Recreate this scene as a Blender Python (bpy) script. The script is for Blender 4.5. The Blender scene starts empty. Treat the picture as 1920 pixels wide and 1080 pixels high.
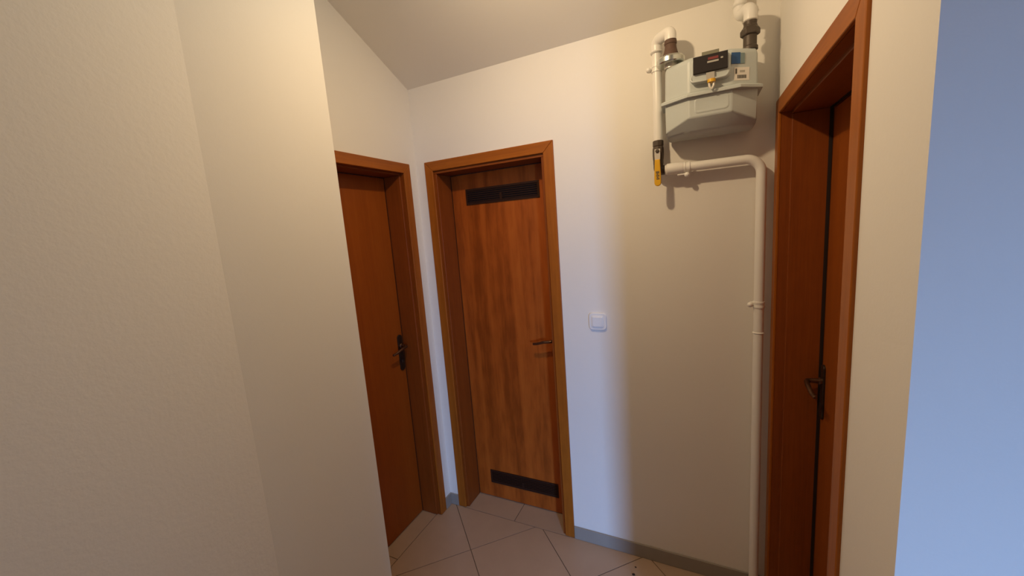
import bpy, bmesh, math, random
from mathutils import Vector, Matrix

random.seed(7)
S = bpy.context.scene
COL = S.collection

# ------------------------------------------------------------------ camera
YAW, PITCH, ROLL = 0.4492, -0.1453, -0.0744
fwd = Vector((-math.sin(YAW) * math.cos(PITCH), math.cos(YAW) * math.cos(PITCH), math.sin(PITCH)))
rgt = Vector((math.cos(YAW), math.sin(YAW), 0))
upv = rgt.cross(fwd)
cr, sr = math.cos(ROLL), math.sin(ROLL)
r2, u2 = rgt * cr + upv * sr, upv * cr - rgt * sr
camd = bpy.data.cameras.new('camera')
camd.sensor_width = 36.0
camd.lens = 717.14 / 1920 * 36
camd.clip_start = 0.02
cam = bpy.data.objects.new('camera', camd)
COL.objects.link(cam)
cam.matrix_world = Matrix(((r2.x, u2.x, -fwd.x, 1.365), (r2.y, u2.y, -fwd.y, -1.7418),
                           (r2.z, u2.z, -fwd.z, 1.6302), (0, 0, 0, 1)))
S.camera = cam

# ------------------------------------------------------------------ light and exposure
S.view_settings.view_transform = 'Standard'
S.view_settings.look = 'None'
S.view_settings.gamma = 1.0
S.view_settings.use_curve_mapping = False
S.view_settings.exposure = 0.0
S.cycles.max_bounces = 12
S.cycles.diffuse_bounces = 8

W_ = bpy.data.worlds.new('world')
W_.use_nodes = True
W_.node_tree.nodes['Background'].inputs[0].default_value = (0.55, 0.68, 0.9, 1)
W_.node_tree.nodes['Background'].inputs[1].default_value = 0.2
S.world = W_

LAMP = Vector((0.893, -0.853, 2.522))
# (red, green, blue) watts of each light
GLOW = (7.2, 6.2, 4.5)      # bare sides of the hanging bulb
BACK_FILL = (6.0, 4.15, 2.15)      # added disc at the bulb, tilted to brighten the back wall
DAY = (8.5, 15.2, 29.5)     # blue daylight from the window behind the viewer

def light(name, typ, rgb, loc, aim=None, **kw):
    d = bpy.data.lights.new(name, typ)
    p = max(rgb)
    d.energy = p
    d.color = [c / p for c in rgb] if p > 0 else (1, 1, 1)
    for k, v in kw.items():
        setattr(d, k, v)
    o = bpy.data.objects.new(name, d)
    o.location = loc
    if aim is not None:
        o.rotation_euler = (Vector(aim) - Vector(loc)).to_track_quat('-Z', 'Y').to_euler()
    COL.objects.link(o)
    return o

light('bulb_glow', 'POINT', GLOW, LAMP, shadow_soft_size=0.03)
light('back_wall_fill', 'AREA', BACK_FILL, LAMP, (1.05, -0.10, 0.9), shape='DISK', size=0.06)
light('window_daylight', 'AREA', DAY, (3.71, -4.56, 1.20), (1.30, 0.0, -0.25), shape='RECTANGLE', size=0.42, size_y=1.0, spread=math.radians(63))

# ------------------------------------------------------------------ materials
def new_mat(name):
    m = bpy.data.materials.new(name)
    m.use_nodes = True
    nt = m.node_tree
    b = nt.nodes['Principled BSDF']
    return m, nt, b

def nd(nt, typ, **kw):
    n = nt.nodes.new(typ)
    for k, v in kw.items():
        if k.startswith('in_'):
            n.inputs[k[3:].replace('_', ' ')].default_value = v
        else:
            setattr(n, k, v)
    return n

def plain(name, col, rough=0.5, metal=0.0, bump=0.0, bscale=200.0, coat=0.0, var=0.06):
    """colour with a slight procedural unevenness and fine relief"""
    m, nt, b = new_mat(name)
    tc = nd(nt, 'ShaderNodeTexCoord')
    no = nd(nt, 'ShaderNodeTexNoise')
    no.inputs['Scale'].default_value = 12.0
    no.inputs['Detail'].default_value = 4.0
    nt.links.new(tc.outputs['Object'], no.inputs['Vector'])
    mx = nd(nt, 'ShaderNodeMix', data_type='RGBA')
    mx.inputs[6].default_value = tuple(c * (1 - var) for c in col) + (1,)
    mx.inputs[7].default_value = tuple(min(1, c * (1 + var)) for c in col) + (1,)
    nt.links.new(no.outputs['Fac'], mx.inputs[0])
    nt.links.new(mx.outputs[2], b.inputs['Base Color'])
    b.inputs['Roughness'].default_value = rough
    b.inputs['Metallic'].default_value = metal
    b.inputs['Coat Weight'].default_value = coat
    if bump:
        n2 = nd(nt, 'ShaderNodeTexNoise')
        n2.inputs['Scale'].default_value = bscale
        n2.inputs['Detail'].default_value = 5.0
        nt.links.new(tc.outputs['Object'], n2.inputs['Vector'])
        bp = nd(nt, 'ShaderNodeBump')
        bp.inputs['Strength'].default_value = bump
        bp.inputs['Distance'].default_value = 0.002
        nt.links.new(n2.outputs['Fac'], bp.inputs['Height'])
        nt.links.new(bp.outputs['Normal'], b.inputs['Normal'])
    return m

def wood(name, c0, c1, c2, grain='z', band=0.5, rough=0.42, fig=0.12, fs=(34.0, 16.0)):
    """lacquered veneer: bands and fine pores drawn out along the grain"""
    m, nt, b = new_mat(name)
    tc = nd(nt, 'ShaderNodeTexCoord')
    def mapped(s_across, s_along):
        mp = nd(nt, 'ShaderNodeMapping')
        sc = [s_across] * 3
        sc['xyz'.index(grain)] = s_along
        mp.inputs['Scale'].default_value = sc
        nt.links.new(tc.outputs['Object'], mp.inputs['Vector'])
        return mp
    n1 = nd(nt, 'ShaderNodeTexNoise')
    n1.inputs['Scale'].default_value = 1.0
    n1.inputs['Detail'].default_value = 3.0
    n1.inputs['Distortion'].default_value = 0.6
    nt.links.new(mapped(14.0, 0.55).outputs[0], n1.inputs['Vector'])
    n2 = nd(nt, 'ShaderNodeTexNoise')
    n2.inputs['Scale'].default_value = 1.0
    n2.inputs['Detail'].default_value = 6.0
    n2.inputs['Roughness'].default_value = 0.7
    nt.links.new(mapped(170.0, 5.0).outputs[0], n2.inputs['Vector'])
    n3 = nd(nt, 'ShaderNodeTexNoise')
    n3.inputs['Scale'].default_value = 1.0
    n3.inputs['Detail'].default_value = 3.0
    nt.links.new(mapped(*fs).outputs[0], n3.inputs['Vector'])
    r1 = nd(nt, 'ShaderNodeValToRGB')
    r1.color_ramp.elements[0].position = 0.34
    r1.color_ramp.elements[0].color = c0 + (1,)
    r1.color_ramp.elements[1].position = 0.68
    r1.color_ramp.elements[1].color = c2 + (1,)
    e = r1.color_ramp.elements.new(0.5)
    e.color = c1 + (1,)
    a = nd(nt, 'ShaderNodeMath', operation='MULTIPLY_ADD')
    nt.links.new(n1.outputs['Fac'], a.inputs[0])
    a.inputs[1].default_value = band
    a.inputs[2].default_value = 0.5 - 0.5 * band - 0.18 - 0.5 * fig
    a2 = nd(nt, 'ShaderNodeMath', operation='MULTIPLY_ADD')
    nt.links.new(n2.outputs['Fac'], a2.inputs[0])
    a2.inputs[1].default_value = 0.36
    nt.links.new(a.outputs[0], a2.inputs[2])
    a3 = nd(nt, 'ShaderNodeMath', operation='MULTIPLY_ADD')
    nt.links.new(n3.outputs['Fac'], a3.inputs[0])
    a3.inputs[1].default_value = fig
    nt.links.new(a2.outputs[0], a3.inputs[2])
    nt.links.new(a3.outputs[0], r1.inputs['Fac'])
    nt.links.new(r1.outputs['Color'], b.inputs['Base Color'])
    b.inputs['Roughness'].default_value = rough
    b.inputs['Specular IOR Level'].default_value = 0.3
    bp = nd(nt, 'ShaderNodeBump')
    bp.inputs['Strength'].default_value = 0.06
    bp.inputs['Distance'].default_value = 0.001
    nt.links.new(n2.outputs['Fac'], bp.inputs['Height'])
    nt.links.new(bp.outputs['Normal'], b.inputs['Normal'])
    return m

def plaster(name, col, fine, coarse, cscale=60.0):
    m, nt, b = new_mat(name)
    tc = nd(nt, 'ShaderNodeTexCoord')
    n0 = nd(nt, 'ShaderNodeTexNoise')
    n0.inputs['Scale'].default_value = 2.2
    n0.inputs['Detail'].default_value = 3.0
    nt.links.new(tc.outputs['Object'], n0.inputs['Vector'])
    mx = nd(nt, 'ShaderNodeMix', data_type='RGBA')
    mx.inputs[6].default_value = tuple(c * 0.97 for c in col) + (1,)
    mx.inputs[7].default_value = tuple(min(1, c * 1.03) for c in col) + (1,)
    nt.links.new(n0.outputs['Fac'], mx.inputs[0])
    nt.links.new(mx.outputs[2], b.inputs['Base Color'])
    b.inputs['Roughness'].default_value = 0.85
    b.inputs['Specular IOR Level'].default_value = 0.25
    n1 = nd(nt, 'ShaderNodeTexNoise')
    n1.inputs['Scale'].default_value = 260.0
    n1.inputs['Detail'].default_value = 3.0
    nt.links.new(tc.outputs['Object'], n1.inputs['Vector'])
    n2 = nd(nt, 'ShaderNodeTexNoise')
    n2.inputs['Scale'].default_value = cscale
    n2.inputs['Detail'].default_value = 5.0
    nt.links.new(tc.outputs['Object'], n2.inputs['Vector'])
    b1 = nd(nt, 'ShaderNodeBump')
    b1.inputs['Strength'].default_value = fine
    b1.inputs['Distance'].default_value = 0.001
    nt.links.new(n1.outputs['Fac'], b1.inputs['Height'])
    b2 = nd(nt, 'ShaderNodeBump')
    b2.inputs['Strength'].default_value = coarse
    b2.inputs['Distance'].default_value = 0.004
    nt.links.new(n2.outputs['Fac'], b2.inputs['Height'])
    nt.links.new(b1.outputs['Normal'], b2.inputs['Normal'])
    nt.links.new(b2.outputs['Normal'], b.inputs['Normal'])
    return m

def tile_mat(name, col, rough=0.38):
    m, nt, b = new_mat(name)
    tc = nd(nt, 'ShaderNodeTexCoord')
    no = nd(nt, 'ShaderNodeTexNoise')
    no.inputs['Scale'].default_value = 9.0
    no.inputs['Detail'].default_value = 6.0
    nt.links.new(tc.outputs['Object'], no.inputs['Vector'])
    oi = nd(nt, 'ShaderNodeObjectInfo')
    ad = nd(nt, 'ShaderNodeMath', operation='MULTIPLY_ADD')
    nt.links.new(oi.outputs['Random'], ad.inputs[0])
    ad.inputs[1].default_value = 0.4
    sb = nd(nt, 'ShaderNodeMath', operation='SUBTRACT')
    nt.links.new(no.outputs['Fac'], sb.inputs[0])
    sb.inputs[1].default_value = 0.2
    nt.links.new(sb.outputs[0], ad.inputs[2])
    mx = nd(nt, 'ShaderNodeMix', data_type='RGBA')
    mx.inputs[6].default_value = tuple(c * 0.93 for c in col) + (1,)
    mx.inputs[7].default_value = tuple(c * 1.07 for c in col) + (1,)
    nt.links.new(ad.outputs[0], mx.inputs[0])
    nt.links.new(mx.outputs[2], b.inputs['Base Color'])
    b.inputs['Roughness'].default_value = rough
    b.inputs['Specular IOR Level'].default_value = 0.3
    return m

WALLC = (0.80, 0.77, 0.72)
M = {}
M['plaster'] = plaster('white_wall_paint', WALLC, 0.10, 0.06)
M['plaster_coarse'] = plaster('coarse_wall_paint', WALLC, 0.16, 0.17, 75.0)
M['plaster_beige'] = plaster('beige_wall_paint', (0.52, 0.42, 0.31), 0.10, 0.06)  # tone picked for the unseen rear walls to bounce warm light
M['ceiling'] = plaster('ceiling_paint', (0.80, 0.765, 0.70), 0.08, 0.05)
M['wood_v'] = wood('oak_veneer_upright', (0.24, 0.064, 0.006), (0.34, 0.097, 0.008), (0.43, 0.134, 0.013), 'z', 0.5)
M['wood_h'] = wood('oak_veneer_level', (0.24, 0.064, 0.006), (0.34, 0.097, 0.008), (0.43, 0.134, 0.013), 'x', 0.35)
M['jamb_v'] = wood('shaded_oak_jamb_upright', (0.17, 0.038, 0.005), (0.235, 0.055, 0.007), (0.29, 0.074, 0.010), 'z', 0.35)  # darker than the casing oak: shade of the reveals put into the colour
M['jamb_h'] = wood('shaded_oak_jamb_level', (0.17, 0.038, 0.005), (0.235, 0.055, 0.007), (0.29, 0.074, 0.010), 'x', 0.35)  # same shade-darkened oak with level grain
M['leaf'] = wood('oak_door_leaf', (0.24, 0.056, 0.006), (0.30, 0.072, 0.007), (0.35, 0.092, 0.011), 'z', 0.35)
M['leaf_bands'] = wood('figured_door_leaf', (0.24, 0.050, 0.005), (0.37, 0.082, 0.009), (0.44, 0.107, 0.013), 'z', 0.80, fig=0.42, fs=(30.0, 7.0))
M['tile'] = tile_mat('beige_floor_tile', (0.45, 0.325, 0.235))
M['grout'] = plain('brown_grout', (0.11, 0.07, 0.042), 0.9, bump=0.3)
M['skirting'] = tile_mat('grey_skirting_tile', (0.30, 0.27, 0.235), 0.4)
M['pipe'] = plain('white_pipe_paint', (0.82, 0.80, 0.76), 0.32, bump=0.05, bscale=60, var=0.02)
M['meter'] = plain('pale_grey_green_enamel', (0.51, 0.55, 0.54), 0.42, bump=0.04, bscale=300, var=0.02)
M['meter_trim'] = plain('grey_plastic', (0.42, 0.40, 0.36), 0.45)
M['tab'] = plain('olive_grey_plastic', (0.21, 0.20, 0.14), 0.5)
M['display'] = plain('black_counter_face', (0.035, 0.03, 0.03), 0.35)
M['red'] = plain('red_print', (0.20, 0.035, 0.035), 0.5)
M['white'] = plain('white_plastic', (0.80, 0.80, 0.80), 0.35, var=0.02)
M['paper'] = plain('white_label_paper', (0.80, 0.76, 0.70), 0.7)
M['ink'] = plain('black_ink', (0.06, 0.055, 0.05), 0.6)
M['blue'] = plain('blue_label', (0.02, 0.09, 0.26), 0.5, var=0.25)
M['blue_pale'] = plain('pale_blue_label', (0.20, 0.27, 0.28), 0.5, var=0.1)
M['yellow'] = plain('yellow_plastic', (0.72, 0.40, 0.015), 0.4)
M['clear'] = plain('clear_seal_plastic', (0.78, 0.74, 0.66), 0.2)
M['steel'] = plain('dull_steel', (0.62, 0.58, 0.52), 0.38, metal=0.35)
M['zinc'] = plain('zinc_plated_steel', (0.62, 0.64, 0.60), 0.25, metal=0.95)
M['rust'] = plain('rusty_brown_iron', (0.10, 0.055, 0.038), 0.7, bump=0.5, bscale=150, var=0.3)
M['iron'] = plain('dark_iron', (0.085, 0.065, 0.05), 0.5, metal=0.3, bump=0.3, bscale=150, var=0.2)
M['bronze'] = plain('dark_bronze', (0.16, 0.09, 0.055), 0.32, metal=0.85)
M['bronze_plate'] = plain('blackened_bronze', (0.035, 0.02, 0.013), 0.42, metal=0.4)
M['vent'] = plain('dark_brown_plastic', (0.030, 0.011, 0.006), 0.55)
for _k in ('vent', 'display', 'gap_dark'):
    if _k in M:
        M[_k].node_tree.nodes['Principled BSDF'].inputs['Specular IOR Level'].default_value = 0.2
M['vent_dark'] = plain('vent_shadow', (0.006, 0.003, 0.002), 0.9)
M['gap_dark'] = plain('dark_gap_strip', (0.016, 0.006, 0.004), 0.7)  # near-black, stands for the shade in the door gaps
M['glass'] = plain('window_glass', (0.9, 0.9, 0.9), 0.05)
M['glass'].node_tree.nodes['Principled BSDF'].inputs['Transmission Weight'].default_value = 1.0
M['dirt'] = plain('dark_crumb', (0.03, 0.018, 0.012), 0.9, bump=0.5)

# ------------------------------------------------------------------ mesh helpers
def obj(name, bm, mat, parent=None, bevel=0.0, seg=2, smooth=False, kind=None, label=None, angle=30):
    bmesh.ops.recalc_face_normals(bm, faces=bm.faces[:])
    me = bpy.data.meshes.new(name)
    bm.to_mesh(me)
    bm.free()
    me.materials.append(mat)
    if smooth or bevel:
        for p in me.polygons:
            p.use_smooth = True
        if not bevel:
            me.set_sharp_from_angle(angle=math.radians(angle))
    o = bpy.data.objects.new(name, me)
    COL.objects.link(o)
    if bevel:
        bv = o.modifiers.new('bevel', 'BEVEL')
        bv.width = bevel
        bv.segments = seg
        bv.limit_method = 'ANGLE'
        bv.angle_limit = math.radians(25)
        bv.harden_normals = True
    if parent is not None:
        o.parent = parent
    if kind:
        o['kind'] = kind
    if label:
        o['label'] = label
    return o

def thing(name, loc=(0, 0, 0), rotz=0.0, label=None, cat=None, kind=None, group=None):
    o = bpy.data.objects.new(name, None)
    o.empty_display_size = 0.1
    o.location = loc
    o.rotation_euler = (0, 0, rotz)
    COL.objects.link(o)
    if label:
        o['label'] = label
    if cat:
        o['category'] = cat
    if kind:
        o['kind'] = kind
    if group:
        o['group'] = group
    return o

def tag(o, label, cat=None, kind=None):
    o['label'] = label
    if cat:
        o['category'] = cat
    if kind:
        o['kind'] = kind
    return o

def box(bm, x0, x1, y0, y1, z0, z1):
    vs = [bm.verts.new((x, y, z)) for z in (z0, z1) for y in (y0, y1) for x in (x0, x1)]
    for f in ((0, 2, 3, 1), (4, 5, 7, 6), (0, 1, 5, 4), (2, 6, 7, 3), (0, 4, 6, 2), (1, 3, 7, 5)):
        bm.faces.new([vs[i] for i in f])

def boxm(*a):
    bm = bmesh.new()
    box(bm, *a)
    return bm

def prism(bm, poly, d0, d1, axes='xyz'):
    """extrude a 2D polygon; axes names which world axes take (u, v, depth)"""
    idx = ['xyz'.index(c) for c in axes]
    def P(u, v, d):
        p = [0, 0, 0]
        p[idx[0]], p[idx[1]], p[idx[2]] = u, v, d
        return bm.verts.new(p)
    a = [P(u, v, d0) for u, v in poly]
    b = [P(u, v, d1) for u, v in poly]
    bm.faces.new(a)
    bm.faces.new(b[::-1])
    n = len(poly)
    for i in range(n):
        bm.faces.new((a[i], a[(i + 1) % n], b[(i + 1) % n], b[i]))

def rings(bm, rs, cap0=True, cap1=True):
    vs = [[bm.verts.new(p) for p in r] for r in rs]
    n = len(vs[0])
    for a, b in zip(vs[:-1], vs[1:]):
        for i in range(n):
            bm.faces.new((a[i], a[(i + 1) % n], b[(i + 1) % n], b[i]))
    if cap0:
        bm.faces.new(vs[0][::-1])
    if cap1:
        bm.faces.new(vs[-1])

def tube(bm, path, rad, n=24):
    """sweep a circle along a path; rad is one radius or a list of them"""
    pts = [Vector(p) for p in path]
    if not isinstance(rad, (list, tuple)):
        rad = [rad] * len(pts)
    tang = []
    for i in range(len(pts)):
        a = pts[max(0, i - 1)]
        b = pts[min(len(pts) - 1, i + 1)]
        tang.append((b - a).normalized() if (b - a).length > 1e-9 else (tang[-1] if tang else Vector((0, 0, 1))))
    t0 = tang[0]
    ref = Vector((0, 1, 0)) if abs(t0.y) < 0.9 else Vector((1, 0, 0))
    nrm = (ref - t0 * ref.dot(t0)).normalized()
    rs = []
    for i, (p, t) in enumerate(zip(pts, tang)):
        if i:
            nrm = (nrm - t * nrm.dot(t)).normalized()
        bn = t.cross(nrm)
        rs.append([p + (nrm * math.cos(2 * math.pi * k / n) + bn * math.sin(2 * math.pi * k / n)) * rad[i] for k in range(n)])
    rings(bm, rs)

def tubem(path, rad, n=24):
    bm = bmesh.new()
    tube(bm, path, rad, n)
    return bm

def rounded(pts, r, k=8):
    """polyline with its inner corners rounded to radius r"""
    P = [Vector(p) for p in pts]
    out = [P[0]]
    for i in range(1, len(P) - 1):
        a, b, c = P[i - 1], P[i], P[i + 1]
        u, v = (a - b).normalized(), (c - b).normalized()
        ang = u.angle(v)
        d = min(r / math.tan(ang / 2), (a - b).length * 0.499, (c - b).length * 0.499)
        rr = d * math.tan(ang / 2)
        bis = (u + v).normalized()
        cen = b + bis * (rr / math.sin(ang / 2))
        s, e = b + u * d - cen, b + v * d - cen
        tot = s.angle(e)
        ax = s.cross(e).normalized()
        for j in range(k + 1):
            out.append(cen + Matrix.Rotation(tot * j / k, 3, ax) @ s)
    out.append(P[-1])
    return out

def lathe(bm, prof, x, y, n=32, z0=0.0):
    """turned solid about an upright axis; prof = [(radius, z)]"""
    rings(bm, [[(x + r * math.cos(2 * math.pi * k / n), y + r * math.sin(2 * math.pi * k / n), z0 + z) for k in range(n)] for r, z in prof])

def lathem(prof, x, y, n=32):
    bm = bmesh.new()
    lathe(bm, prof, x, y, n)
    return bm

def roundrect(w, h, r, k=5, cx=0.0, cy=0.0):
    out = []
    for sx, sy, a0 in ((1, 1, 0), (-1, 1, 90), (-1, -1, 180), (1, -1, 270)):
        for j in range(k + 1):
            a = math.radians(a0 + 90 * j / k)
            out.append((cx + sx * (w / 2 - r) + r * math.cos(a), cy + sy * (h / 2 - r) + r * math.sin(a)))
    return out

# ------------------------------------------------------------------ the shell of the hall
WX = 1.6407          # right wall
HC, SL = 2.412, 0.4754   # height of the ceiling at the back wall, its rise towards the viewer
OH = 2.005           # clear height of the wall openings
D2 = (0.0613, 0.7876)  # outer edges of the casing, back door
D1 = (-0.7876, -0.0613)
D3 = (-0.824, -0.0153)
TOP = 3.75
DEEP = 0.19

def struct(name, bm, mat, label, bevel=0.0, seg=2):
    return obj(name, bm, mat, None, bevel, seg, kind='structure', label=label)

bm = bmesh.new()
box(bm, -DEEP, D2[0] + 0.02, 0, DEEP, -0.05, 2.6)
box(bm, D2[1] - 0.02, WX + DEEP, 0, DEEP, -0.05, 2.6)
box(bm, D2[0] + 0.02, D2[1] - 0.02, 0, DEEP, OH, 2.6)
struct('wall_back', bm, M['plaster'], 'white back wall with the vented door and the gas pipes')

bm = bmesh.new()
box(bm, -DEEP, 0, D1[1] - 0.02, 0, -0.05, 2.75)
box(bm, -DEEP, 0, -0.90, D1[0] + 0.02, -0.05, TOP)
box(bm, -DEEP, 0, D1[0] + 0.02, D1[1] - 0.02, OH - 0.006, TOP)
struct('wall_left', bm, M['plaster'], 'white wall around the left door, under the sloping ceiling')

bm = bmesh.new()
box(bm, WX, WX + DEEP, D3[1] - 0.02, 0, -0.05, 2.75)
box(bm, WX, WX + DEEP, D3[0] + 0.02, D3[1] - 0.02, OH - 0.01, TOP)
# the short wall beyond the right door ends in an outside corner; the next room's wall runs off to the right
prism(bm, [(WX, D3[0] + 0.02), (WX, -1.0423), (4.45, -1.0423), (4.45, -0.90), (WX + DEEP, -0.90), (WX + DEEP, D3[0] + 0.02)], -0.05, TOP, 'xyz')
struct('wall_right', bm, M['plaster'], 'white wall with the right door, ending in an outside corner')

# pier in the left foreground, then a wall that turns towards the viewer
bm = boxm(-DEEP, 0.30, -1.50, -0.794, -0.05, TOP)
struct('wall_left_pier', bm, M['plaster'], 'smooth white pier in the left foreground hiding part of the left door', 0.004, 3)
a = math.radians(14)
p0 = Vector((0.30, -1.187))
dv = Vector((math.sin(a), -math.cos(a)))
nv = Vector((-math.cos(a), -math.sin(a)))
p1 = p0 + dv * 1.2
bm = bmesh.new()
q = [p0, p1, p1 + nv * 0.2, p0 + nv * 0.2]
prism(bm, [tuple(v) for v in q], -0.05, TOP, 'xyz')
struct('wall_left_front', bm, M['plaster_coarse'], 'coarse rolled white wall filling the left edge of the view')

# unseen partition behind the viewer, placed so daylight only gets past its end
bm = boxm(p1.x - 0.2, 1.78, -4.75, -2.32, -0.05, TOP)
struct('wall_left_rear', bm, M['plaster_beige'], 'unseen beige partition behind the viewer')
bm = boxm(4.45, 4.6, -4.75, -0.90, -0.05, TOP)
struct('wall_right_rear', bm, M['plaster_beige'], 'beige wall of the room to the right')
bm = bmesh.new()
box(bm, 1.78, 3.42, -4.75, -4.6, -0.05, TOP)
box(bm, 4.06, 4.6, -4.75, -4.6, -0.05, TOP)
box(bm, 3.42, 4.06, -4.75, -4.6, -0.05, 0.62)
box(bm, 3.42, 4.06, -4.75, -4.6, 1.88, TOP)
struct('wall_front', bm, M['plaster_beige'], 'beige wall behind the viewer with the window')

win = thing('window_1', (3.74, -4.66, 0.62), 0, 'narrow window behind the viewer', kind='structure')
bm = bmesh.new()
box(bm, -0.32, -0.26, -0.03, 0.03, 0, 1.26)
box(bm, 0.26, 0.32, -0.03, 0.03, 0, 1.26)
box(bm, -0.26, 0.26, -0.03, 0.03, 0, 0.06)
box(bm, -0.26, 0.26, -0.03, 0.03, 1.20, 1.26)
obj('window_frame', bm, M['white'], win)
obj('window_pane', boxm(-0.26, 0.26, -0.004, 0.004, 0.06, 1.20), M['glass'], win)

# ceiling: rises from the back wall, then falls again beyond the viewer
yr = -2.32
zr = HC - SL * yr
bm = bmesh.new()
prism(bm, [(DEEP, HC - SL * DEEP), (yr, zr), (-4.75, HC + 0.02), (-4.75, HC + 0.17), (yr, zr + 0.16), (DEEP, HC - SL * DEEP + 0.16)], -DEEP, 4.6, 'yzx')
struct('ceiling', bm, M['ceiling'], 'plain sloping attic ceiling rising towards the viewer')

# ------------------------------------------------------------------ floor
floor = struct('floor', boxm(-DEEP, 4.6, -4.75, DEEP, -0.05, -0.0025), M['grout'], 'beige ceramic tile floor laid on the diagonal')
GR = 0.0019

def clip(poly, nx, ny, c):
    """keep the side nx*x + ny*y <= c"""
    out = []
    for i in range(len(poly)):
        p, q = poly[i], poly[(i + 1) % len(poly)]
        dp, dq = nx * p[0] + ny * p[1] - c, nx * q[0] + ny * q[1] - c
        if dp <= 0:
            out.append(p)
        if dp * dq < 0:
            t = dp / (dp - dq)
            out.append((p[0] + t * (q[0] - p[0]), p[1] + t * (q[1] - p[1])))
    return out

def tile(*polys):
    """one ceramic tile; a tile notched round a door casing comes as two convex pieces"""
    pts = [p for q in polys for p in q]
    cx = sum(p[0] for p in pts) / len(pts)
    cy = sum(p[1] for p in pts) / len(pts)
    bm = bmesh.new()
    for q in polys:
        prism(bm, [(x - cx, y - cy) for x, y in q], -0.012, 0.0, 'xyz')
    o = obj('tile', bm, M['tile'], floor)
    o.location = (cx, cy, 0)
    return o

s2 = math.sqrt(2)
SP = 0.5663           # spacing of the joints x+y = c and x-y = c
C1, C2 = 0.0345, 0.568
g = GR * s2
YB, XB = -0.006, -0.028
for i in range(-12, 16):
    for j in range(-6, 20):
        a0, a1 = C1 + i * SP + g, C1 + (i + 1) * SP - g
        b0, b1 = C2 + j * SP + g, C2 + (j + 1) * SP - g
        poly = [((u + v) / 2, (u - v) / 2) for u, v in ((a0, b0), (a1, b0), (a1, b1), (a0, b1))]
        full = poly
        poly = clip(poly, 0, 1, YB - GR)
        if len(poly) >= 3:
            poly = clip(poly, -1, 0, -(XB + GR))
        if len(poly) < 3:
            continue
        extra = []
        for side in ((-1, 0, -0.760), (1, 0, 0.090)):      # strips under the skirting beside the back door
            e = clip(clip(full, *side), 0, -1, -(YB - GR))
            e = clip(clip(e, 0, 1, 0.02), -1, 0, 0.004) if len(e) >= 3 else e
            if len(e) >= 3:
                extra.append(e)
        xs = [p[0] for p in poly]
        ys = [p[1] for p in poly]
        if max(xs) - min(xs) < 0.02 or max(ys) - min(ys) < 0.02:
            continue
        inside = (max(ys) > -1.0 and min(xs) < WX) or (max(ys) <= -1.0 and max(xs) > 0.3)
        if max(ys) <= -1.0 and min(xs) < 0.5 and max(xs) < 0.62:
            inside = False
        if not inside or max(ys) < -4.5 or min(xs) > 4.4 or (min(ys) > -1.05 and min(xs) > WX + 0.0):
            continue
        if max(ys) > -0.95 and min(xs) > WX:
            continue
        tile(poly, *extra)
def rect(x0, x1, y0, y1):
    return [(x0, y0), (x1, y0), (x1, y1), (x0, y1)]
tile(rect(0.088, 0.433 - GR, YB + GR, DEEP))
tile(rect(0.433 + GR, 0.762, YB + GR, DEEP))
tile(rect(-DEEP, XB - GR, -0.455 + GR, -0.088))
tile(rect(-DEEP, XB - GR, -0.762, -0.455 - GR))

# ------------------------------------------------------------------ skirting
SK = 0.0085
HB = 0.071
for nm, lab, segs in (
    ('baseboard_back', 'grey tile skirting along the back wall', ((0.002, D2[0] - 0.001, -SK, -0.0005), (D2[1] + 0.001, WX - 0.001, -SK, -0.0005))),
    ('baseboard_left', 'short grey tile skirting in the corner by the left door', ((0.0005, SK, D1[1] + 0.001, -SK - 0.001),)),
    ('baseboard_right', 'grey tile skirting along the right wall', ((WX - SK, WX - 0.0005, D3[1] + 0.001, -SK - 0.001), (WX - SK, WX - 0.0005, -1.049, D3[0] - 0.001))),
):
    bb = thing(nm, (0, 0, 0), 0, lab, kind='structure')
    for x0, x1, y0, y1 in segs:
        obj('skirting_tile', boxm(x0, x1, y0, y1, 0.001, HB), M['skirting'], bb, 0.0015, 2)

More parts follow.
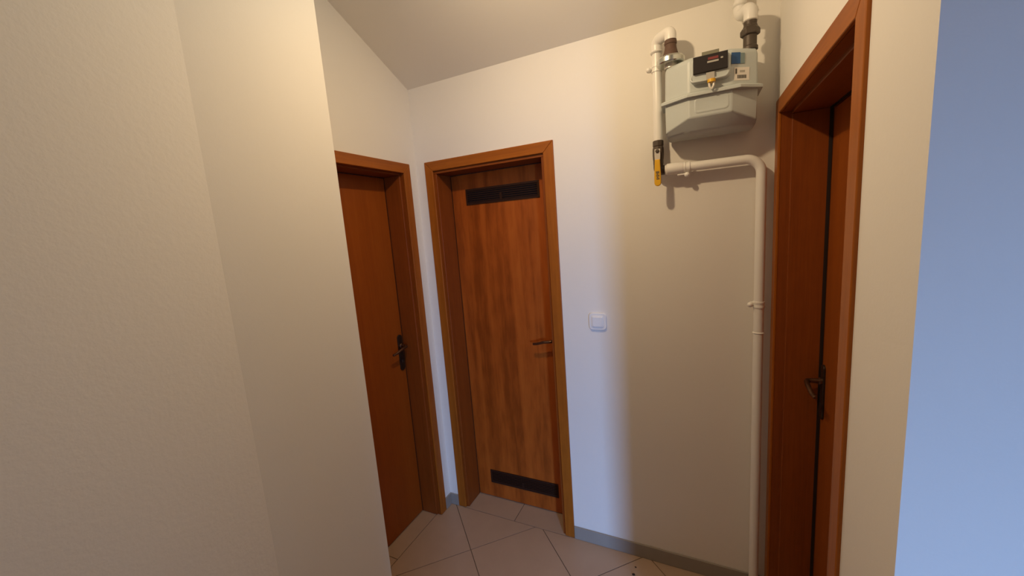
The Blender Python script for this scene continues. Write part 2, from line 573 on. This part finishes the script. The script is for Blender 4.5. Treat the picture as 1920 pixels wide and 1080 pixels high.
# ------------------------------------------------------------------ doors
def door(name, loc, rotz, Wd, Hd, label, leaf_mat, gap, hinge, depth=0.13, vents=None, js=0.064, jy=0.0, hz=1.048):
    """a flush door in a boxed casing; local x along the wall, y into the wall"""
    d = thing(name, loc, rotz, label, kind='structure')
    tw, t = 0.0505, 0.008
    cb = 0.002
    # casing boards, mitred at the top
    bm = bmesh.new()
    prism(bm, [(0, 0.002), (tw, 0.002), (tw, Hd - tw), (0, Hd)], -t, cb, 'xzy')
    obj('casing', bm, M['wood_v'], d, 0.003, 3)
    bm = bmesh.new()
    prism(bm, [(Wd - tw, 0.002), (Wd, 0.002), (Wd, Hd), (Wd - tw, Hd - tw)], -t, cb, 'xzy')
    obj('casing', bm, M['wood_v'], d, 0.003, 3)
    bm = bmesh.new()
    prism(bm, [(0, Hd), (tw, Hd - tw), (Wd - tw, Hd - tw), (Wd, Hd)], -t, cb, 'xzy')
    obj('casing', bm, M['wood_h'], d, 0.003, 3, label='top board of the door casing')
    # lining between the casing and the jamb, in the shade-darkened jamb oak
    if jy > 0.003:
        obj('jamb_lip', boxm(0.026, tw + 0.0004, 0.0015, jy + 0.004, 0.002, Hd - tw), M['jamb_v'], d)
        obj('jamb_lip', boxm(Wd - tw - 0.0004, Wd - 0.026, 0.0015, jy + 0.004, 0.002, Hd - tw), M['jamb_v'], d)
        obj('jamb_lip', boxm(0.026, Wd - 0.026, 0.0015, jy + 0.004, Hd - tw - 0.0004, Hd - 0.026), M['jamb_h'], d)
    # boxed jamb
    back = 0.186
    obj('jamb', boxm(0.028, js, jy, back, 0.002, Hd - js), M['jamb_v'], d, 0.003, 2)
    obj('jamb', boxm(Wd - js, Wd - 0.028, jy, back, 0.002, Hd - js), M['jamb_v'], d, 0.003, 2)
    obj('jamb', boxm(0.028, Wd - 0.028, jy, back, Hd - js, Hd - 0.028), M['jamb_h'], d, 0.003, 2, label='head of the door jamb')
    # near-black strips: shade of the gap between jamb and leaf put into colour
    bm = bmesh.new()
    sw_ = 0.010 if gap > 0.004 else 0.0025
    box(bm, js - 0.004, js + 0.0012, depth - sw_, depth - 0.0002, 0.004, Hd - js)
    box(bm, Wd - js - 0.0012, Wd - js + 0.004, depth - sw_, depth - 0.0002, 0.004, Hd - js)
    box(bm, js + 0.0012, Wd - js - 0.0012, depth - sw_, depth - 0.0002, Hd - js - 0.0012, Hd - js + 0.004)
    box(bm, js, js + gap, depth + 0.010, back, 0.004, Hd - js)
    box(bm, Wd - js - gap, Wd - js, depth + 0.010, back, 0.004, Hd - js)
    obj('gap_strip', bm, M['gap_dark'], d)
    leaf = obj('door_leaf', boxm(js + gap, Wd - js - gap, depth, depth + 0.037, 0.006, Hd - js - gap), leaf_mat, d, 0.002, 2)
    # lever handle on a long plate
    hx = (Wd - js - 0.028) if hinge == 'left' else (js + 0.028)
    sg = -1 if hinge == 'left' else 1
    bm = bmesh.new()
    prism(bm, roundrect(0.034, 0.205, 0.0165, 8, hx, hz - 0.041), depth - 0.007, depth + 0.001, 'xzy')
    hp = obj('handle_plate', bm, M['bronze_plate'], d, 0.002, 2, label='dark bronze handle plate')
    path = rounded([(hx, depth - 0.004, hz), (hx, depth - 0.052, hz), (hx + sg * 0.045, depth - 0.056, hz - 0.004),
                    (hx + sg * 0.085, depth - 0.053, hz - 0.016), (hx + sg * 0.108, depth - 0.050, hz - 0.019)], 0.016, 6)
    n = len(path)
    rad = [0.0085 - 0.0018 * (i / (n - 1)) for i in range(n)]
    path.append(path[-1] + Vector((sg * 0.003, 0.0, 0.0)))
    rad.append(0.004)
    obj('lever', tubem(path, rad, 16), M['bronze'], hp, smooth=True, label='bronze lever')
    bm = bmesh.new()
    tube(bm, [(hx, depth - 0.006, hz), (hx, depth - 0.013, hz), (hx, depth - 0.016, hz)], [0.0135, 0.0135, 0.010], 20)
    obj('lever_collar', bm, M['bronze'], hp, smooth=True)
    bm = bmesh.new()
    prism(bm, roundrect(0.008, 0.018, 0.0038, 4, hx, hz - 0.09), depth - 0.0078, depth - 0.006, 'xzy')
    obj('keyhole', bm, M['ink'], hp)
    # louvred vents let into the leaf
    for (vx0, vx1, vz0, vz1) in (vents or ()):
        v = bmesh.new()
        fw = 0.011
        y1, y2 = depth - 0.005, depth + 0.002
        box(v, vx0, vx1, y1, y2, vz0, vz0 + fw)
        box(v, vx0, vx1, y1, y2, vz1 - fw, vz1)
        box(v, vx0, vx0 + fw, y1, y2, vz0 + fw, vz1 - fw)
        box(v, vx1 - fw, vx1, y1, y2, vz0 + fw, vz1 - fw)
        vent = obj('vent_grille', v, M['vent'], d, label='dark brown louvred vent')
        obj('vent_backing', boxm(vx0 + fw, vx1 - fw, depth - 0.001, depth + 0.001, vz0 + fw, vz1 - fw), M['vent_dark'], vent)  # near-black sheet: shade behind the slats put into its colour
        ns = 6
        hgt = (vz1 - vz0 - 2 * fw) / ns
        me = None
        for k in range(ns):
            if me is None:
                b = bmesh.new()
                prism(b, [(depth - 0.0005, 0.0), (depth - 0.0005, hgt * 0.45), (depth - 0.007, hgt * 0.2), (depth - 0.007, -hgt * 0.1)], vx0 + fw, vx1 - fw, 'yzx')
                o = obj('slat', b, M['vent'], vent)
                me = o.data
            else:
                o = bpy.data.objects.new('slat', me)
                COL.objects.link(o)
                o.parent = vent
            o.location.z = vz0 + fw + hgt * (k + 0.3)
        b = bmesh.new()
        xm = (vx0 + vx1) / 2
        box(b, xm - 0.006, xm + 0.006, depth - 0.009, depth - 0.001, vz0 + fw, vz0 + fw + 0.6 * (vz1 - vz0 - 2 * fw))
        obj('vent_slider', b, M['vent'], vent)
    return d

door('door_1', (0, D1[0], 0), math.pi / 2, D1[1] - D1[0], 2.023, 'brown wooden door in the left wall, partly hidden by the pier', M['leaf'], 0.003, 'left', 0.126,
     js=0.059, jy=0.020)
ox = D2[0]
door('door_2', (D2[0], 0, 0), 0, D2[1] - D2[0], 2.03, 'narrow brown wooden door with two dark louvred vents in the back wall', M['leaf_bands'], 0.003, 'left', 0.135,
     ((0.220 - ox, 0.657 - ox, 1.795, 1.881), (0.222 - ox, 0.660 - ox, 0.104, 0.188)), js=0.0655, jy=0.004)
door('door_3', (WX, D3[1], 0), -math.pi / 2, D3[1] - D3[0], 2.020, 'brown wooden door in the right wall beside the white gas pipe', M['leaf'], 0.006, 'right', 0.143,
     js=0.060, jy=0.030, hz=1.020)

# ------------------------------------------------------------------ light switch
sw = thing('light_switch', (0.9578, 0, 1.188), 0, 'square white light switch on the back wall right of the vented door', 'light switch')
bm = bmesh.new()
prism(bm, roundrect(0.081, 0.081, 0.017, 6), -0.009, -0.0002, 'xzy')
obj('switch_frame', bm, M['white'], sw, 0.003, 3)
bm = bmesh.new()
prism(bm, roundrect(0.056, 0.056, 0.009, 5), -0.0125, -0.0085, 'xzy')
obj('switch_surround', bm, M['white'], sw, 0.0015, 2)
bm = bmesh.new()
rings(bm, [[(x, -0.012, z) for x, z in roundrect(0.048, 0.048, 0.004, 4)],
           [(x, -0.0160 if z > 0 else -0.0145, z) for x, z in roundrect(0.045, 0.045, 0.004, 4)]])
obj('rocker', bm, M['white'], sw, 0.001, 2)

# ------------------------------------------------------------------ gas meter
gm = thing('gas_meter', (1.4174, -0.025, 1.9257), 0, 'pale grey gas meter hanging high on the back wall from two pipes', 'gas meter')
def g_(p):
    return (p[0] - 1.428, p[1] + 0.025, p[2] - 1.93)
def outline(dx, dyf, ys, zs, zf, yb=-0.025, xr=1.495):
    """plan of the meter: flat back, upright sides, canted cheeks, flat front"""
    return [g_((1.280 - dx, yb, zs)), g_((1.576 + dx, yb, zs)), g_((1.576 + dx, ys - dyf * 0.5, zs)), g_((xr + dx * 0.4, -0.166 - dyf, zf)),
            g_((1.361 - dx * 0.4, -0.166 - dyf, zf)), g_((1.280 - dx, ys - dyf * 0.5, zs))]
ZR = 2.066
bm = bmesh.new()
rings(bm, [outline(-0.001, -0.001, -0.12, ZR, ZR), outline(-0.003, -0.003, -0.12, 2.176, 2.176), outline(-0.010, -0.012, -0.116, 2.190, 2.190)])
obj('upper_shell', bm, M['meter'], gm, 0.008, 3)
bm = bmesh.new()
rings(bm, [outline(-0.014, -0.052, -0.085, 1.937, 1.937), outline(-0.005, -0.036, -0.108, 1.943, 1.945), outline(-0.003, -0.030, -0.110, 1.949, 1.951),
           outline(-0.003, -0.002, -0.118, 1.956, 1.987), outline(-0.001, -0.001, -0.12, ZR, ZR)])
lower = obj('lower_shell', bm, M['meter'], gm, 0.0045, 3)
bm = bmesh.new()
rings(bm, [outline(0.002, 0.002, -0.12, ZR - 0.012, ZR - 0.012, -0.021, 1.514), outline(0.0125, 0.0125, -0.12, ZR - 0.012, ZR - 0.012, -0.016, 1.514),
           outline(0.0125, 0.0125, -0.12, ZR - 0.002, ZR - 0.002, -0.016, 1.514), outline(0.002, 0.002, -0.12, ZR + 0.004, ZR + 0.004, -0.021, 1.514)])
obj('rim_band', bm, M['meter'], gm, 0.0015, 2)
# pressed rounded panel in the lower shell
bm = bmesh.new()
def rr(w, h, r, y):
    return [g_((1.433 + x, y, 2.024 + z)) for x, z in roundrect(w, h, r, 6)]
rings(bm, [rr(0.108, 0.052, 0.013, -0.160), rr(0.108, 0.052, 0.013, -0.1645), rr(0.102, 0.046, 0.011, -0.1660), rr(0.096, 0.040, 0.009, -0.1653)], True, True)
obj('embossed_panel', bm, M['meter'], lower, smooth=True, angle=50)
# counter
bm = bmesh.new()
def cr_(w, h, r, y, cz=2.141):
    return [g_((1.4285 + x, y, cz + z)) for x, z in roundrect(w, h, r, 6)]
rings(bm, [cr_(0.122, 0.082, 0.018, -0.160, 2.134), cr_(0.122, 0.082, 0.018, -0.176, 2.134), cr_(0.112, 0.074, 0.015, -0.182, 2.134)])
ch = obj('counter_housing', bm, M['meter'], gm, 0.002, 2)
bm = bmesh.new()
prism(bm, [(g_((1.376, 0, 0))[0], 2.121 - 1.93), (g_((1.480, 0, 0))[0], 2.121 - 1.93), (g_((1.480, 0, 0))[0], 2.174 - 1.93), (g_((1.376, 0, 0))[0], 2.174 - 1.93)], -0.167, -0.155, 'xzy')
cd = obj('counter_face', bm, M['display'], ch, 0.001, 2, label='black counter face with a red line and a white digit bar')
def flat(name, mat, x0, x1, z0, z1, y, parent, th=0.0006, label=None):
    a, b = g_((x0, y, z0)), g_((x1, y - th, z1))
    return obj(name, boxm(a[0], b[0], b[1], a[1], a[2], b[2]), mat, parent, label=label)
YF = -0.1925
flat('red_print', M['red'], 1.421, 1.452, 2.156, 2.164, YF + 0.0005, ch)
flat('digit_bar', M['meter_trim'], 1.419, 1.453, 2.147, 2.1525, YF + 0.0005, ch)
flat('print_mark', M['meter_trim'], 1.459, 1.466, 2.153, 2.158, YF + 0.0005, ch)
# lip under the counter, tab above it
bm = bmesh.new()
tube(bm, rounded([g_((1.372, -0.178, 2.120)), g_((1.367, -0.184, 2.098)), g_((1.42, -0.186, 2.096)), g_((1.476, -0.184, 2.098)), g_((1.488, -0.174, 2.120))], 0.012, 6), 0.0035, 10)
obj('counter_lip', bm, M['meter'], ch, smooth=True)
flat('counter_tab', M['tab'], 1.403, 1.455, 2.172, 2.1895, -0.1655, ch, 0.012)
flat('counter_clip', M['meter_trim'], 1.416, 1.441, 2.094, 2.118, -0.181, ch, 0.009)
bm = bmesh.new()
lathe(bm, [(0.004, 0.010), (0.0125, 0.010), (0.0125, 0.0), (0.004, 0.0)][::-1], 0, 0, 18)
o = obj('seal_cap', bm, M['yellow'], ch, smooth=True, label='yellow seal cap')
o.location = g_((1.432, -0.190, 2.084))
bm = bmesh.new()
for sx in (-1, 1):
    tube(bm, [(sx * 0.007, 0, 0.002), (sx * 0.006, -0.002, -0.012), (sx * 0.0015, -0.001, -0.021)], [0.004, 0.0035, 0.002], 10)
o = obj('seal_tail', bm, M['clear'], ch, smooth=True, label='clear plastic seal prongs')
o.location = g_((1.432, -0.190, 2.084))
# stickers on the front
# stickers on the canted right cheek
def cheek(u, z, off=0.0006):
    A, B = Vector((1.4945, -0.1640)), Vector((1.5742, -0.1185))
    n = Vector((B - A)).normalized()
    nn = Vector((n.y, -n.x))
    p = A + n * u + nn * off
    return g_((p.x, p.y, z))
def cheek_flat(name, mat, u0, u1, z0, z1, off, parent, label=None):
    bm = bmesh.new()
    q0 = [cheek(u0, z0, off - 0.0012), cheek(u1, z0, off - 0.0012), cheek(u1, z1, off - 0.0012), cheek(u0, z1, off - 0.0012)]
    q1 = [cheek(u0, z0, off), cheek(u1, z0, off), cheek(u1, z1, off), cheek(u0, z1, off)]
    rings(bm, [q0, q1])
    return obj(name, bm, mat, parent, label=label)
cheek_flat('blue_sticker', M['blue'], -0.003, 0.028, 2.136, 2.171, 0.0016, gm, 'blue sticker')
cheek_flat('blue_sticker_end', M['blue_pale'], 0.028, 0.043, 2.136, 2.169, 0.0016, gm, 'pale end of the blue sticker')
lab = cheek_flat('white_label', M['paper'], 0.007, 0.060, 2.083, 2.124, 0.0014, gm, 'white paper label with small black print')
cheek_flat('print_mark', M['ink'], 0.011, 0.016, 2.104, 2.120, 0.0017, lab)
for k in range(6):
    cheek_flat('barcode_bar', M['ink'], 0.018 + k * 0.0054, 0.0218 + k * 0.0054, 2.089, 2.100, 0.0017, lab)
cheek_flat('print_line', M['meter_trim'], 0.026, 0.044, 2.108, 2.115, 0.0017, lab)

# ------------------------------------------------------------------ gas pipes
R = 0.0172
PY = -0.046
# inlet riser
CXL, CXR, CY = 1.2909, 1.5409, -0.10
rp = thing('gas_pipe', (1.2383, PY, 1.94), 0, 'short white gas pipe rising from the yellow valve to the left side of the meter', 'pipe')
def rel(o, pts):
    L = o.location
    return [(p[0] - L.x, p[1] - L.y, p[2] - L.z) for p in pts]
obj('pipe_length', tubem(rel(rp, [(1.2383, PY, 1.94), (1.2383, PY, 2.29)]), R), M['pipe'], rp, smooth=True)
ep = rounded([(1.2383, PY, 2.267), (1.2383, PY, 2.311), (CXL, CY, 2.311), (CXL, CY, 2.2796)], 0.028, 8)
obj('elbow', tubem(rel(rp, ep), 0.0205), M['pipe'], rp, smooth=True)
obj('weld_ring', tubem(rel(rp, [(1.2383, PY, 2.265), (1.2383, PY, 2.270), (1.2383, PY, 2.274)]), [0.0205, 0.0235, 0.0205]), M['pipe'], rp, smooth=True, angle=60)
bm = lathem([(r_, z_ - 1.93) for r_, z_ in ((0.026, 2.222), (0.0265, 2.236), (0.0245, 2.240), (0.0205, 2.256), (0.0195, 2.268), (0.0215, 2.270), (0.0215, 2.277), (0.0205, 2.2836))], CXL - gm.location.x, CY - gm.location.y, 20)
obj('union_neck', bm, M['rust'], gm, smooth=True, label='rust brown threaded neck')
bm = lathem([(r_, z_ - 1.93) for r_, z_ in ((0.032, 2.198), (0.046, 2.199), (0.0485, 2.203), (0.0485, 2.217), (0.043, 2.224), (0.030, 2.228))], CXL - gm.location.x, CY - gm.location.y, 28)
obj('union_nut', bm, M['zinc'], gm, smooth=True, label='shiny zinc union nut')
bm = lathem([(0.023, 2.186 - 1.93), (0.023, 2.206 - 1.93)], CXL - gm.location.x, CY - gm.location.y, 24)
obj('meter_spigot', bm, M['steel'], gm, smooth=True)

def clamp_v(parent, x, z, side):
    """two thin bands round an upright pipe, a lug with a screw head at one side and a stud to the wall"""
    bm = bmesh.new()
    L = parent.location
    for dz in (-0.0085, 0.0085):
        tube(bm, [(x - L.x, PY - L.y, z + dz - 0.003 - L.z), (x - L.x, PY - L.y, z + dz + 0.003 - L.z)], R + 0.0028, 28)
    tube(bm, [(x - L.x, PY - L.y, z - 0.0085 - L.z), (x - L.x, PY - L.y, z + 0.0085 - L.z)], R + 0.0012, 28)
    c = obj('pipe_clamp', bm, M['pipe'], parent, smooth=True)
    bm = bmesh.new()
    a, b = sorted((x + side * (R - 0.002) - L.x, x + side * (R + 0.012) - L.x))
    box(bm, a, b, PY - 0.004 - L.y, PY + 0.006 - L.y, z - 0.008 - L.z, z + 0.011 - L.z)
    obj('clamp_lug', bm, M['pipe'], c, 0.002, 2)
    bm = bmesh.new()
    xs = x + side * (R + 0.012) - L.x
    tube(bm, [(xs, PY - 0.003 - L.y, z - L.z), (xs, PY - 0.011 - L.y, z - L.z), (xs, PY - 0.0165 - L.y, z - L.z), (xs, PY - 0.018 - L.y, z - L.z)], [0.0095, 0.0095, 0.006, 0.002], 16)
    obj('screw_head', bm, M['pipe'], c, smooth=True, angle=60)
    bm = tubem([(x - L.x, PY + R - 0.002 - L.y, z - L.z), (x - L.x, -0.0005 - L.y, z - L.z)], 0.005, 12)
    obj('wall_stud', bm, M['steel'], c, smooth=True)
clamp_v(rp, 1.2383, 2.2105, -1)

# outlet pipe from the meter up through the ceiling
op = thing('gas_pipe', (CXR, CY, 2.19), 0, 'white gas pipe going up from the right side of the meter to the ceiling', 'pipe')
ep = rounded([(CXR, CY, 2.2776), (CXR, CY, 2.319), (1.515, PY + 0.004, 2.319), (1.515, PY + 0.004, 2.367)], 0.026, 8)
obj('elbow', tubem(rel(op, ep), 0.0205), M['pipe'], op, smooth=True)
obj('pipe_length', tubem(rel(op, [(1.515, PY + 0.004, 2.355), (1.515, PY + 0.004, 2.424)]), R), M['pipe'], op, smooth=True)
obj('weld_ring', tubem(rel(op, [(1.515, PY + 0.004, 2.351), (1.515, PY + 0.004, 2.356), (1.515, PY + 0.004, 2.360)]), [0.0205, 0.0235, 0.0205]), M['pipe'], op, smooth=True, angle=60)
Z = 1.93
MX, MY = CXR - gm.location.x, CY - gm.location.y
obj('weld_ring', lathem([(0.0205, 2.2765 - Z), (0.0235, 2.279 - Z), (0.0205, 2.2817 - Z)], MX, MY, 24), M['paper'], gm, smooth=True, angle=60)
obj('union_neck', lathem([(0.021, 2.232 - Z), (0.0215, 2.262 - Z), (0.0195, 2.266 - Z), (0.0205, 2.280 - Z)], MX, MY, 24), M['iron'], gm, smooth=True, label='dark iron threaded neck')
bm = lathem([(0.026, 2.232 - Z), (0.030, 2.235 - Z), (0.030, 2.250 - Z), (0.024, 2.259 - Z)], MX, MY, 6)
obj('union_nut', bm, M['iron'], gm, 0.0015, 2, label='dark iron hexagonal union nut')
obj('union_tail', lathem([(0.024, 2.187 - Z), (0.024, 2.196 - Z), (0.0205, 2.200 - Z), (0.0205, 2.236 - Z)], MX, MY, 24), M['iron'], gm, smooth=True)

# ball valve with its yellow lever
VZ = 1.899
bv = thing('ball_valve', (1.2383, PY, VZ), 0, 'dark brass gas valve with a yellow lever hanging straight down', 'valve')
obj('valve_body', lathem([(0.0175, -0.046), (0.0195, -0.044), (0.0195, -0.030), (0.0205, -0.024), (0.0215, -0.010), (0.0215, 0.010), (0.0205, 0.020), (0.0185, 0.022), (0.0205, 0.025), (0.0205, 0.044), (0.0185, 0.046)], 0, 0, 8), M['iron'], bv, 0.002, 2)
obj('valve_stem', tubem([(0, -0.020, 0), (0, -0.040, 0)], [0.010, 0.008], 16), M['rust'], bv, smooth=True)
lv = bmesh.new()
LY = -0.047
def lev(pts, y0, y1):
    prism(lv, pts, y0, y1, 'xzy')
lev([(-0.0105, 0.008), (0.0105, 0.008), (0.011, -0.012), (0.010, -0.034), (-0.010, -0.034), (-0.011, -0.012)], LY + 0.0035, LY + 0.0065)
lever = obj('valve_lever', lv, M['steel'], bv, 0.002, 2, label='bare steel end of the lever')
bm = bmesh.new()
pl = [(-0.0095, -0.032), (0.0095, -0.032), (0.0105, -0.060), (0.012, -0.085)] + [(0.0145 * 0 + 0.0125 * math.cos(t), -0.120 - 0.0135 * math.sin(t)) for t in [math.pi * k / 8 for k in range(9)]] + [(-0.012, -0.085), (-0.0105, -0.060)]
prism(bm, pl, LY - 0.004, LY + 0.010, 'xzy')
gr = obj('lever_grip', bm, M['yellow'], lever, 0.003, 2, label='yellow plastic grip')
gr.location = (0, 0, 0)
bm = bmesh.new()
for k, (dz, w) in enumerate(((-0.082, 0.006), (-0.088, 0.0045), (-0.094, 0.006), (-0.100, 0.005), (-0.106, 0.006))):
    box(bm, -w + 0.0005 * k, w - 0.0015 * (k % 2), LY - 0.0046, LY - 0.0036, dz - 0.0020, dz + 0.0020)
box(bm, -0.0068, 0.0068, LY - 0.0045, LY - 0.0036, -0.0785, -0.077)
box(bm, 0.0062, 0.0068, LY - 0.0045, LY - 0.0036, -0.110, -0.077)
obj('grip_print', bm, M['ink'], lever, label='black print on the yellow grip')
bm = tubem([(0, LY + 0.006, 0), (0, LY + 0.0005, 0), (0, LY - 0.002, 0)], [0.0078, 0.0078, 0.004], 6)
obj('lever_nut', bm, M['iron'], lever)

# pipe that leaves the valve, runs right and drops to the floor
PZ = 1.8295
XV = 1.5886
dp = thing('gas_pipe', (XV, PY, 0), 0, 'long white gas pipe running under the meter and down the corner to the floor', 'pipe')
obj('pipe_length', tubem(rel(dp, rounded([(1.2625, PY, PZ), (XV, PY, PZ), (XV, PY, 0.001)], 0.052, 12)), R), M['pipe'], dp, smooth=True)
obj('valve_elbow', tubem(rel(bv, rounded([(1.2383, PY, 1.859), (1.2383, PY, PZ), (1.261, PY, PZ)], 0.018, 6)), 0.0185), M['iron'], bv, smooth=True)
obj('coupling', tubem(rel(dp, [(1.2622, PY, PZ), (1.264, PY, PZ), (1.270, PY, PZ), (1.271, PY, PZ), (1.325, PY, PZ), (1.335, PY, PZ)]), [0.010, 0.018, 0.0205, 0.0225, 0.0225, 0.018]), M['pipe'], dp, smooth=True, angle=50)
obj('weld_ring', tubem(rel(dp, [(XV, PY, 1.1716), (XV, PY, 1.1756), (XV, PY, 1.1796)]), [R, R + 0.0028, R]), M['pipe'], dp, smooth=True, angle=60)
clamp_v(dp, XV, 1.2865, -1)
# clamp on the level run
L = dp.location
bm = bmesh.new()
for dx in (-0.008, 0.008):
    tube(bm, rel(dp, [(1.342 + dx - 0.003, PY, PZ), (1.342 + dx + 0.003, PY, PZ)]), R + 0.0032, 28)
tube(bm, rel(dp, [(1.334, PY, PZ), (1.350, PY, PZ)]), R + 0.0015, 28)
cl = obj('pipe_clamp', bm, M['pipe'], dp, smooth=True)
a0_ = rel(dp, [(1.308, PY - 0.008, PZ - R - 0.010)])[0]
obj('clamp_lug', boxm(a0_[0], a0_[0] + 0.036, a0_[1], a0_[1] + 0.012, a0_[2] - 0.001, a0_[2] + 0.005), M['pipe'], cl, 0.001, 2)
obj('screw_head', tubem(rel(dp, [(1.342, PY - 0.002, PZ - R - 0.012), (1.342, PY - 0.011, PZ - R - 0.012), (1.342, PY - 0.016, PZ - R - 0.012), (1.342, PY - 0.0175, PZ - R - 0.012)]), [0.0098, 0.0098, 0.0065, 0.002], 16), M['pipe'], cl, smooth=True, angle=60)
obj('wall_stud', tubem(rel(dp, [(1.342, PY + R - 0.002, PZ), (1.342, -0.0005, PZ)]), 0.005, 12), M['steel'], cl, smooth=True)

# ------------------------------------------------------------------ crumbs on the floor
for (x, y, r, lab) in ((1.103, -0.119, 0.006, 'dark oblong crumb on the floor tile, the one nearer the viewer'),
                       (1.107, -0.075, 0.0035, 'tiny dark crumb on the floor tile, the one nearer the skirting')):
    bm = bmesh.new()
    bmesh.ops.create_icosphere(bm, subdivisions=2, radius=r)
    for v in bm.verts:
        v.co *= random.uniform(0.75, 1.15)
        v.co.x *= 1.3
        v.co.z *= 0.55
    zmin = min(v.co.z for v in bm.verts)
    o = obj('crumb', bm, M['dirt'], smooth=True, angle=60)
    o.location = (x, y, -zmin)
    tag(o, lab, 'crumb')
